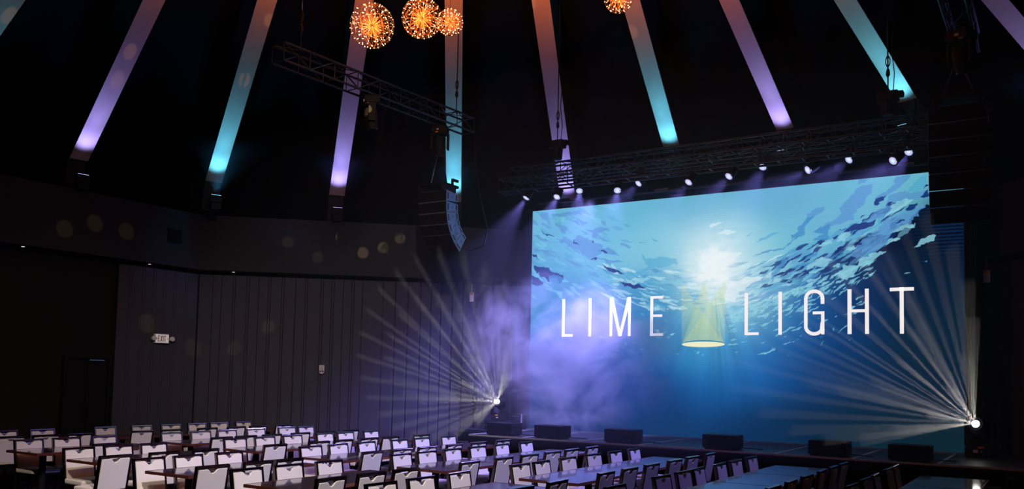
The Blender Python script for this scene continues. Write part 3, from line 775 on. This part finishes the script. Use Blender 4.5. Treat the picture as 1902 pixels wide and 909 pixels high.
def gobo(loc, axis, power, half, n, seed):
    o = light('spot', loc, (1.0, .93, .82), power, target=Vector(loc)+axis, size=2*half, blend=.1, radius=.008)
    ld = o.data; ld.use_nodes = True; nt = ld.node_tree; N = nt.nodes; Lk = nt.links
    em = N['Emission']
    tc = N.new('ShaderNodeTexCoord'); sp = N.new('ShaderNodeSeparateXYZ'); Lk.new(tc.outputs['Normal'], sp.inputs[0])
    def mth(op, a, b=None, c=None):
        x = N.new('ShaderNodeMath'); x.operation = op
        for i_, v in enumerate((a, b, c)):
            if v is None: continue
            if hasattr(v, 'is_linked') or hasattr(v, 'links'): Lk.new(v, x.inputs[i_])
            else: x.inputs[i_].default_value = v
        return x.outputs[0]
    X, Y, Z = sp.outputs
    az_ = mth('ABSOLUTE', Z)
    rx, ry = mth('DIVIDE', X, az_), mth('DIVIDE', Y, az_)
    r = mth('SQRT', mth('ADD', mth('MULTIPLY', rx, rx), mth('MULTIPLY', ry, ry)))
    r = mth('DIVIDE', r, math.tan(math.radians(half)))
    an = mth('ARCTAN2', ry, rx)
    tot = None
    for (rc, wr, k, ph, thr) in ((.90, .05, n, seed, .82), (.5, .05, n//2+2, seed+1, .85)):
        ringm = mth('LESS_THAN', mth('ABSOLUTE', mth('SUBTRACT', r, rc)), wr)
        sp_ = mth('GREATER_THAN', mth('COSINE', mth('ADD', mth('MULTIPLY', an, float(k)), float(ph))), thr)
        mm = mth('MULTIPLY', ringm, sp_)
        tot = mm if tot is None else mth('ADD', tot, mm)
    Lk.new(mth('MULTIPLY', tot, 1.0), em.inputs['Strength'])
    return o
gobo(l1, ax1, 19000, 17.5, 22, 0)
gobo(l2, ax2, 15000, 17.5, 22, 1)

# ---------------------------------------------------------------- trusses
def truss(label, p0, p1, s, pitch, loc, group=None, m=M_truss, cr=.022, br=.009):
    t = thing('lighting_truss', label, 'truss', loc, 0, group)
    L0 = Vector(loc); p0, p1 = Vector(p0)-L0, Vector(p1)-L0
    d = (p1-p0); L = d.length; d.normalize(); up = Vector((0, 0, 1)); sd = d.cross(up).normalized()
    cs = [p0+sd*a*s/2+up*b*s/2 for a, b in ((-1, -1), (1, -1), (1, 1), (-1, 1))]
    for c in cs: bar('chord', t, c, c+d*L, cr, m, 8)
    n = int(L/pitch)
    for i in range(n+1):
        x = d*(L*i/n)
        for k in range(4):
            bar('brace', t, cs[k]+x, cs[(k+1) % 4]+x, br, m)
            if i < n:
                a, b = (cs[k], cs[(k+1) % 4]) if i % 2 else (cs[(k+1) % 4], cs[k])
                if k != 0: bar('brace', t, a+x, b+d*(L*(i+1)/n), br, m)
    return t
truss('upper black box truss running above the screen', (-10.3, 16.15, 6.42), (-1.3, 16.15, 6.42), .29, .42, (-6, 16.15, 6.42), 'stage trusses')
truss('lower black box truss above the screen carrying the purple lamps', (-10.3, 15.7, 6.08), (-1.3, 15.7, 6.08), .29, .42, (-6, 15.7, 6.08), 'stage trusses')
pp = thing('lighting_pipe', 'long dark pipe behind the stage truss carrying lamps', 'pipe', (-6, 16.45, 6.25))
MB().tube((-3.9, 0, 0), (4.4, 0, 0), .028, 10).build('pipe', M_truss, pp)
for k in range(5): MB().tube((-3.4+1.8*k, 0, 0), (-3.4+1.8*k, -.28, .04), .015, 6).build('clamp', M_truss, pp)
p2 = thing('lighting_pipe', 'long dark pipe just above the top of the screen', 'pipe', (-6, 17.2, 5.98))
MB().tube((-4.3, 0, 0), (4.3, 0, 0), .025, 10).build('pipe', M_truss, p2)
for k in range(4): MB().box((-3.6+2.4*k, .0, .03), (.3, .06, .05)).build('connector', M_steel if k % 2 else M_truss, p2)
lamp_A = [(-9.68, 5.78, (-.35, -.35, -1)), (-8.92, 5.73, (0, -.5, -1)), (-7.52, 5.73, (.25, -.55, -1)), (-6.02, 5.74, (-.35, -.55, -1)), (-5.23, 5.77, (-.45, -.6, -1)), (-3.79, 5.73, (-.7, -.5, -.6)), (-2.38, 5.73, (-.6, -.6, -.8))]
lamp_B = [(-8.76, 5.98, (.35, -.5, -1)), (-7.38, 6.0, (-.45, -.6, -1)), (-4.8, 6.05, (-.1, -.6, -1)), (-3.23, 6.01, (-.6, -.6, -.8)), (-2.23, 6.03, (-.4, -.7, -.9))]
M_lens_p = mat('lens_lavender', (1, 1, 1, 1), .2, emit=(.62, .56, 1.0, 1), estr=.85)
M_lens_c = mat('lens_core', (1, 1, 1, 1), .2, emit=(.60, .90, 1.0, 1), estr=1.0)
LP = sorted([(x, 15.7, z, a, 5.93) for x, z, a in lamp_A]+[(x, 16.4, z, a, 6.22) for x, z, a in lamp_B])
for i, (x, y, z, a, zt) in enumerate(LP):
    aim = Vector((a[0], a[1]*1.5, a[2])).normalized()
    k = ['leftmost', 'second', 'third', 'fourth', 'fifth', 'sixth', 'seventh', 'eighth', 'ninth', 'tenth', 'eleventh', 'rightmost'][i]
    t = thing('wash_light', f'round stage lamp with glowing violet lens, {k}' + (' of the row under the stage truss' if i in (0, 11) else ' from the left under the truss'), 'light', (x, y, z), 0, 'lamps under the stage truss')
    H = Matrix.Translation(-aim*.05) @ aim.to_track_quat('Z', 'Y').to_matrix().to_4x4()
    hd = MB().lathe([(.04, -.2), (.075, -.17), (.085, -.05), (.09, .05), (.075, .05)], 18, H).build('head', M_fix, t)
    MB().ring(.09, .009, 18, 5, H @ Matrix.Translation((0, 0, .052))).build('bezel', M_truss, hd)
    MB().lathe([(.082, .04), (.07, .052)], 18, H).build('lens', M_lens_p, t, label='glowing violet lens')
    MB().lathe([(.035, .053), (.02, .06)], 12, H).build('lens_core', M_lens_c, t)
    sdv = aim.cross(Vector((0, 0, 1))).normalized()
    MB().path([sdv*.1, sdv*.1+Vector((0, 0, .12)), -sdv*.1+Vector((0, 0, .12)), -sdv*.1], .01).tube(sdv*.07, sdv*.11, .012).tube(-sdv*.07, -sdv*.11, .012).build('yoke', M_fix, t)
    MB().tube((0, 0, .12), (0, 0, zt-z), .012).box((0, 0, max(.14, zt-z-.03)), (.07, .07, .07)).build('clamp', M_truss, t)
    MB().path([(.05, .02, .2), (.12, .02, .08), (.08, .02, -.02), (.02, .0, .02)], .006, 5).build('cable', M_fix, t)
    light('spot', Vector((x, y, z))+aim*.06, (.27, .24, 1.0), [2200, 1500, 1500, 1200][i] if i < 4 else 800, target=Vector((x, y, z))+aim, size=44, blend=.8, radius=.05)

def chain(label, x, y, z0, z1, hoist=None):
    t = thing('chain_hoist' if hoist else 'rigging_chain', label, 'hoist' if hoist else 'chain', (x, y, z0))
    n = max(2, int((z1-z0)/.5))
    MB().tube((0, 0, 0), (0, 0, z1-z0), .012, 6).build('chain', M_truss, t)
    MB().ring(.05, .012, 14, 5, Matrix.Translation((0, 0, .62)) @ Matrix.Diagonal((.7, 1, 1.7, 1)) @ Matrix.Rotation(PI/2, 4, 'X')).build('shackle', M_truss, t)
    MB().lathe([(.01, .34), (.035, .38), (.03, .46), (.012, .5)], 8).build('hook', M_truss, t)
    if hoist:
        MB().box((0, 0, .0), (.34, .2, .17)).box((.2, 0, .02), (.1, .14, .1)).build('motor', M_fix, t, bevel=.02)
        MB().lathe([(.1, -.32), (.12, -.1), (.05, -.08)], 12).build('chain_bag', M_cab, t)
        MB().path([(.08, 0, .05), (.1, .02, .4), (.06, 0, .8), (.1, 0, 1.4)], .008, 5).build('cable', M_fix, t)
    return t
def zroof(x, y): return APEX+zo-.05-SL*math.hypot(x-C0[0], y-C0[1])
chain('chain hoist hanging in front of the fifth violet beam', -8.93, 15.7, 6.85, zroof(-8.93, 15.7), True)
chain('chain hoist hanging in front of the eighth teal beam', -2.45, 15.7, 6.85, zroof(-2.45, 15.7), True)

# audio trusses along the room with line arrays and moving lights
TA = ((-10.78, 9.65, 7.15), (-10.42, 14.55, 7.15))
truss('dark box truss hanging at the upper left over the tables', TA[0], TA[1], .30, .5, (-10.6, 12, 7.15), 'hanging trusses')
TB = ((-1.15, 9.8, 7.15), (-1.15, 14.6, 7.15))
truss('dark box truss hanging at the upper right corner of the photo', TB[0], TB[1], .30, .5, (-1.15, 12, 7.15), 'hanging trusses')
chain('chain holding the near end of the upper left truss', -10.74, 10.1, 7.3, zroof(-10.74, 10.1))
chain('chain holding the right end of the upper left truss, in front of a teal beam', -10.45, 14.15, 7.3, zroof(-10.45, 14.15))
chain('chain holding the upper right truss', -1.15, 13.9, 7.3, zroof(-1.15, 13.9))
moving_head('moving_light', 'unlit moving light hanging from the middle of the upper left truss', (-10.6, 11.75, 6.98), (.1, .1, -1), .8, None, True, 'hanging moving lights')
moving_head('moving_light', 'unlit moving light hanging from the right end of the upper left truss', (-10.62, 13.85, 6.98), (-.1, .2, -1), .8, None, True, 'hanging moving lights')
moving_head('moving_light', 'unlit moving light hanging from the upper right truss', (-1.15, 13.6, 6.98), (.1, .2, -1), .8, None, True, 'hanging moving lights')
sb = thing('power_cable', 'loose black cable looping beside the left line array', 'cable', (-10.35, 14.7, 6.9))
MB().path([(0, 0, .1), (.02, 0, -.5), (.12, .05, -1.2), (.3, .1, -1.9), (.22, .1, -2.25), (-.05, 0, -2.35), (-.15, 0, -2.3)], .014, 6).build('cable', M_fix, sb)

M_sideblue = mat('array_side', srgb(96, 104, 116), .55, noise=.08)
def line_array(label, x0, y0, ztop, n, w_, tilts, ch=.235):
    t = thing('line_array', label, 'speaker', (x0, y0, ztop), 0, 'line array speakers')
    P = Vector((0, 0, -.2))
    MB().box((0, .2, -.06), (w_*.9, .55, .05)).box((w_*.4, .15, -.12), (.04, .5, .16)).box((-w_*.4, .15, -.12), (.04, .5, .16)).build('rigging_frame', M_fix, t)
    MB().box((w_*.45, .33, .06), (.05, .2, .05)).box((w_*.45, .24, 0), (.05, .03, .12)).build('rigging_hook', M_fix, t)
    zt = 7.0-ztop
    MB().tube((-w_*.3, .2, -.05), (0, .25, zt), .012).tube((w_*.3, .2, -.05), (0, .25, zt), .012).build('sling', M_truss, t)
    for k in range(n):
        a = math.radians(tilts[k]); dn_ = Vector((0, math.sin(a), -math.cos(a))); bk = Vector((0, math.cos(a), math.sin(a)))
        e0 = ch-.008
        Mx = Matrix(((1, 0, 0, P.x), (0, bk.y, dn_.y, P.y), (0, bk.z, dn_.z, P.z), (0, 0, 0, 1)))
        dp = .40; tp = .035
        # wedge-shaped side: tapers to the rear
        b = MB(); hw_ = w_/2
        Q = [(-hw_, 0, 0), (hw_, 0, 0), (hw_, 0, e0), (-hw_, 0, e0), (-hw_, dp, tp), (hw_, dp, tp), (hw_, dp, e0-tp), (-hw_, dp, e0-tp)]
        b.add([Mx @ Vector(q_) for q_ in Q], [(0, 3, 2, 1), (4, 5, 6, 7), (0, 1, 5, 4), (3, 7, 6, 2), (0, 4, 7, 3), (1, 2, 6, 5)])
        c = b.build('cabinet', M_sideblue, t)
        MB().box((0, -.012, e0/2), (w_-.02, .02, e0-.02), M=Mx).build('grille', M_grille, c)
        MB().box((hw_+.004, .05, e0/2), (.008, .02, e0*.6), M=Mx).box((hw_+.004, dp-.05, e0/2), (.008, .02, e0*.5), M=Mx).box((hw_+.005, dp/2, e0/2), (.006, .02, .02), M=Mx).build('rigging_plate', M_fix, c)
        P = P+dn_*ch
    return t
line_array('curved line array speaker hanging at left, side lit blue', -11.14, 14.32, 6.0, 6, .74, (0, 4, 14, 27, 40, 50))
line_array('large dark line array speaker hanging over the screen corner at right', -1.28, 14.35, 6.35, 7, .80, (0, 0, 3, 5, 8, 12, 16), .255)

light('spot', (-6.0, 15.5, 5.55), (.04, .32, 1.0), 520, target=(-10.8, 14.5, 5.2), size=18, blend=.6, radius=.05)   # blue spot added at a truss lamp's position to tint the left array

# ---------------------------------------------------------------- globe chandeliers
M_bulb = mat('led_tip', (1, 1, 1, 1), .3, emit=(1.0, .68, .34, 1), estr=9.0)
M_wire = mat('copper_wire_warm', srgb(230, 140, 70), .35, metal=.7, emit=(1, .38, .10, 1), estr=.22)
M_wire = mat('copper_wire', srgb(220, 140, 80), .3)
labs = ['large glowing globe chandelier of wire and tiny bulbs, leftmost', 'large glowing globe chandelier overlapping a smaller one', 'small glowing globe chandelier just right of the two larger ones', 'small glowing globe chandelier cropped by the top edge over the sixth beam']
for i, (c, R_) in enumerate((((-7.99, 8.81, 6.73), .305), ((-8.02, 9.93, 7.26), .300), ((-7.96, 10.55, 7.41), .205), ((-5.53, 11.49, 7.62), .215))):
    t = thing('globe_chandelier', labs[i], 'chandelier', c, .4*i, 'wire globe chandeliers')
    rr = random.Random(i)
    b = MB()
    for k in range(9):
        b.ring(R_, .0022, 40, 3, Matrix.Rotation(PI*k/9, 4, 'Z') @ Matrix.Rotation(PI/2, 4, 'X'))
    for k in range(7):
        q_ = Euler((rr.uniform(.3, 1.3), rr.uniform(-1, 1), rr.uniform(0, 6))).to_matrix().to_4x4()
        b.ring(R_*.998, .002, 40, 3, q_)
    b.build('wire_shell', M_wire, t)
    N_ = 150 if R_ > .25 else 90
    rods, tips = MB(), MB()
    for k in range(N_):
        z_ = 1-2*(k+.5)/N_; a_ = k*2.39996; q_ = math.sqrt(1-z_*z_)
        d = Vector((q_*math.cos(a_), q_*math.sin(a_), z_))
        rk = R_*(.97 if k % 3 else .72)
        rods.tube(d*.03, d*rk, .0016, 3, cap=False)
        u_ = .0062 if k % 3 else .005
        tips.add([d*rk+Vector(v_)*u_*(2.2 if j == 0 else 1.2) for j, v_ in enumerate((d, (1, 0, 0), (0, 1, 0), (-1, 0, 0), (0, -1, 0), -d))], [(0, 1, 2), (0, 2, 3), (0, 3, 4), (0, 4, 1), (5, 2, 1), (5, 3, 2), (5, 4, 3), (5, 1, 4)])
    rods.build('rods', M_wire, t, kind='stuff')
    tips.build('bulbs', M_bulb, t, kind='stuff', label='tiny warm glowing bulbs')
    MB().lathe([(.02, -.02), (.03, 0), (.02, .02)], 10).build('hub', M_wire, t)
    MB().tube((0, 0, R_), (0, 0, zroof(c[0], c[1])-c[2]), .004, 5).build('cord', M_wire, t)
    light('point', c, (1.0, .34, .09), 45 if R_ > .25 else 25, radius=.2)
# added upward warm spot with no fixture, turns the upper beams orange
light('spot', (-6.5, 8.3, 7.9), (1.0, .28, .07), 6500, target=(-6.5, 8.31, 12), size=176, blend=.5, radius=.4)

# warm reflections of a mirror ball: small round spots
for (x, y, z, s_, pw) in MIRROR:
    light('spot', (-6.46, 7.9, 8.2), (1.0, .66, .34), pw, target=(x, y, z), size=s_, blend=.5, radius=.01)

# ---------------------------------------------------------------- tables
def table(label, x, y, group):
    t = thing('banquet_table', label, 'table', (x, y, 0), 0, group)
    return t
W_, L_ = .76, 1.30
mt = MB().box((0, 0, .735), (W_, L_, .03)).mesh('tabletop', M_top)
def edge_mesh(L):
    b = MB()
    for sx_ in (-1, 1): b.box((sx_*(W_/2+.004), 0, .735), (.008, L+.016, .034))
    for sy_ in (-1, 1): b.box((0, sy_*(L/2+.004), .735), (W_, .008, .034))
    return b.mesh('edge_band', M_edge)
def ped_mesh():
    return MB().tube((0, 0, .04), (0, 0, .72), .045, 12).mesh('pedestal', M_black)
def foot_mesh():
    return MB().box((0, 0, .02), (.6, .07, .04)).box((0, 0, .02), (.07, .45, .04)).box((0, 0, .705), (.4, .07, .03)).mesh('foot', M_black)
pm, fm = ped_mesh(), foot_mesh()
tops = {L: (MB().box((0, 0, .735), (W_, L, .03)).mesh('tabletop', M_top), edge_mesh(L)) for L in (1.30, 1.92)}
def make_table(label, x, y0, L, group):
    t = thing('banquet_table', label, 'table', (x, y0+L/2, 0), 0, group)
    a, b = tops[L]
    put('tabletop', a, t); e_ = put('edge_band', b, t); e_['label'] = 'reddish brown edge'
    for s_ in (-1, 1):
        put('pedestal', pm, t, Matrix.Translation((0, s_*(L/2-.3), 0))); put('foot', fm, t, Matrix.Translation((0, s_*(L/2-.3), 0)))
TX = [-14.42, -12.50, -10.75, -8.93, -7.17, -5.34, -3.47, -1.58]
shift = [.42, .38, .22, .08, 0, 0, 0, 0]
rown = ['first', 'second', 'third', 'fourth', 'fifth', 'sixth', 'seventh', 'eighth']
for k in range(8):
    x = TX[k]+W_/2
    make_table(f'long dark table in the near block, {rown[k]} table row from the left', x, 6.2+shift[k], 1.92, 'tables of the near block')
    for j in range(3):
        make_table(f'dark table, far block, {rown[k]} row from the left, ' + ['nearest the camera', 'middle one of three', 'farthest of three'][j], x, 8.65+shift[k]+1.312*j, 1.30, 'tables of the far block')

# ---------------------------------------------------------------- chairs
def chair_proto():
    t = thing('banquet_chair', 'x', 'chair')
    lean = Vector((-.175, 0, .9845)).normalized()
    foot_b = Vector((-.185, 0, .43)); H_ = .45
    top = foot_b+lean*H_
    nrm = Vector((lean.z, 0, -lean.x))                    # front normal of the back
    def bk(y, h, d): return foot_b+lean*h+nrm*d+Vector((0, y, 0))
    Mb = Matrix(((0, lean.x, nrm.x, foot_b.x), (1, 0, 0, 0), (0, lean.z, nrm.z, foot_b.z), (0, 0, 0, 1)))
    wv = .215
    fr = MB()
    fr.prism([(-wv, -.02), (-wv+.026, -.02), (-wv+.026, H_), (-wv, H_)], -.02, .02, Mb)
    fr.prism([(wv-.026, -.02), (wv, -.02), (wv, H_), (wv-.026, H_)], -.02, .02, Mb)
    fr.prism([(-wv, H_-.024), (wv, H_-.024), (wv, H_+.004), (-wv, H_+.004)], -.021, .021, Mb)
    fr.prism([(-wv, 0), (wv, 0), (wv, .024), (-wv, .024)], -.018, .018, Mb)
    fr.build('back_frame', M_frame, t, bevel=.004)
    a, c = wv-.030, H_-.034
    def padpoly():
        pts = [(-a, .03), (a, .03), (a, c)]
        pts += [(.075, c), (.055, c-.006), (.022, c-.042), (.0, c-.048), (-.022, c-.042), (-.055, c-.006), (-.075, c)]
        return pts+[(-a, c)]
    MB().prism(padpoly(), .002, .022, Mb).build('back_cushion', M_pad, t, bevel=.006)
    MB().prism(padpoly(), -.022, -.002, Mb).build('rear_panel', M_pad, t, bevel=.006)
    MB().prism([(-.03, c-.03), (.03, c-.03), (.03, c-.012), (-.03, c-.012)], -.006, .006, Mb).build('handle', M_steel, t)
    b = MB().box((.02, 0, .455), (.43, .42, .07)); b.build('seat', M_pad, t, bevel=.02)
    MB().box((.02, 0, .408), (.41, .40, .025)).build('seat_frame', M_frame, t)
    for sx_, sy_ in ((1, 1), (1, -1), (-1, 1), (-1, -1)):
        x0 = .2 if sx_ > 0 else -.17
        MB().tube((x0, sy_*.19, .40), (x0+sx_*.035, sy_*.2, .0), .015, 6, .011).build('leg', M_frame, t)
    return t
FX = [-14.68, -12.67, -10.98, -9.15, -7.45, -5.57, -3.74, -1.88]
RX = [-13.33, -11.30, -9.66, -7.92, -6.18, -4.36, -2.48, -.52]
oc = ['first', 'second', 'third', 'fourth', 'fifth', 'sixth', 'seventh', 'eighth', 'ninth', 'tenth']
proto = chair_proto(); first = True
for kind, data in (('F', CH_F), ('R', CH_R)):
    for k, ys in enumerate(data):
        for j, y in enumerate(ys):
            if first: o = proto; first = False
            else: o = copy_tree(proto)
            ang = (0 if kind == 'F' else PI)+random.uniform(-.05, .05)
            x = FX[k]+.265 if kind == 'F' else RX[k]-.265
            o.location = (x, y, 0); o.rotation_euler = (0, 0, ang)
            o['label'] = (f'cream chair, {"cushion" if kind == "F" else "back"} side showing, {oc[j]} nearest of {len(ys)} along {rown[k]} table row from left')
            o['group'] = 'chairs left of their tables, fronts showing' if kind == 'F' else 'chairs right of their tables, backs showing'

# ---------------------------------------------------------------- haze and smoke
def volume_mat(name, dens, aniso, color, cloud=False):
    m = bpy.data.materials.new(name); m.use_nodes = True; nt = m.node_tree; nt.nodes.clear()
    out = nt.nodes.new('ShaderNodeOutputMaterial'); vs_ = nt.nodes.new('ShaderNodeVolumeScatter')
    vs_.inputs['Color'].default_value = color; vs_.inputs['Anisotropy'].default_value = aniso; vs_.inputs['Density'].default_value = dens
    nt.links.new(vs_.outputs[0], out.inputs['Volume'])
    if cloud:
        N = nt.nodes; Lk = nt.links
        tc = N.new('ShaderNodeTexCoord')
        # falloff over the unit ball of the object
        ln = N.new('ShaderNodeVectorMath'); ln.operation = 'LENGTH'; Lk.new(tc.outputs['Object'], ln.inputs[0])
        nz = N.new('ShaderNodeTexNoise'); nz.inputs['Scale'].default_value = 2.1; nz.inputs['Detail'].default_value = 7; nz.inputs['Roughness'].default_value = .62; nz.inputs['Distortion'].default_value = .6
        Lk.new(tc.outputs['Object'], nz.inputs['Vector'])
        def mth(op, a, b):
            x = N.new('ShaderNodeMath'); x.operation = op
            for i_, v in enumerate((a, b)):
                if isinstance(v, (int, float)): x.inputs[i_].default_value = v
                else: Lk.new(v, x.inputs[i_])
            return x.outputs[0]
        f = mth('SUBTRACT', 1.0, ln.outputs['Value'])
        f = mth('ADD', mth('MULTIPLY', f, 1.3), mth('MULTIPLY', mth('SUBTRACT', nz.outputs[0], .54), 7.0))
        f = mth('MAXIMUM', f, 0.0)
        f = mth('MINIMUM', f, 1.4)
        edge = mth('MINIMUM', mth('MULTIPLY', mth('MAXIMUM', mth('SUBTRACT', 1.0, ln.outputs['Value']), 0.0), 5.0), 1.0)
        Lk.new(mth('MULTIPLY', mth('MULTIPLY', f, edge), dens), vs_.inputs['Density'])
    return m
hz = MB().prism([(-16.5, 11.3), (-16.5, 12.85), (-10.5, 18.1), (-2.1, 18.1), (4.1, 12.0), (4.1, 11.3)], .8, 6.85).build('stage_haze', volume_mat('haze', HAZE, .35, (.95, .96, 1, 1)), kind='stuff')
tag(hz, 'thin haze hanging over the stage that shows the light beams', 'haze', kind='stuff')
def cloud(loc, sc_, dens, label, rot=(0, 0, 0)):
    b = MB(); n = 16
    prof = [(max(.001, math.sin(PI*i/10)), -math.cos(PI*i/10)) for i in range(11)]
    o = b.lathe(prof, n).build('smoke_cloud', volume_mat('smoke', dens, .2, (.93, .93, 1, 1), True), kind='stuff')
    o.location = loc; o.scale = sc_; o.rotation_euler = rot
    return tag(o, label, 'smoke', kind='stuff')
cloud((-9.05, 16.72, 2.45), (2.75, .6, 2.05), 1.8, 'violet smoke cloud drifting across the left part of the screen')
cloud((-11.35, 16.95, 2.9), (1.1, .55, 1.75), 1.4, 'thin violet smoke left of the screen above the moving light')
# extra violet spot without a fixture, added by the stage truss to brighten the smoke
light('spot', (-7.9, 15.3, 5.5), (.31, .27, 1.0), 5400, target=(-9.7, 16.7, 2.3), size=80, blend=.9, radius=.1)
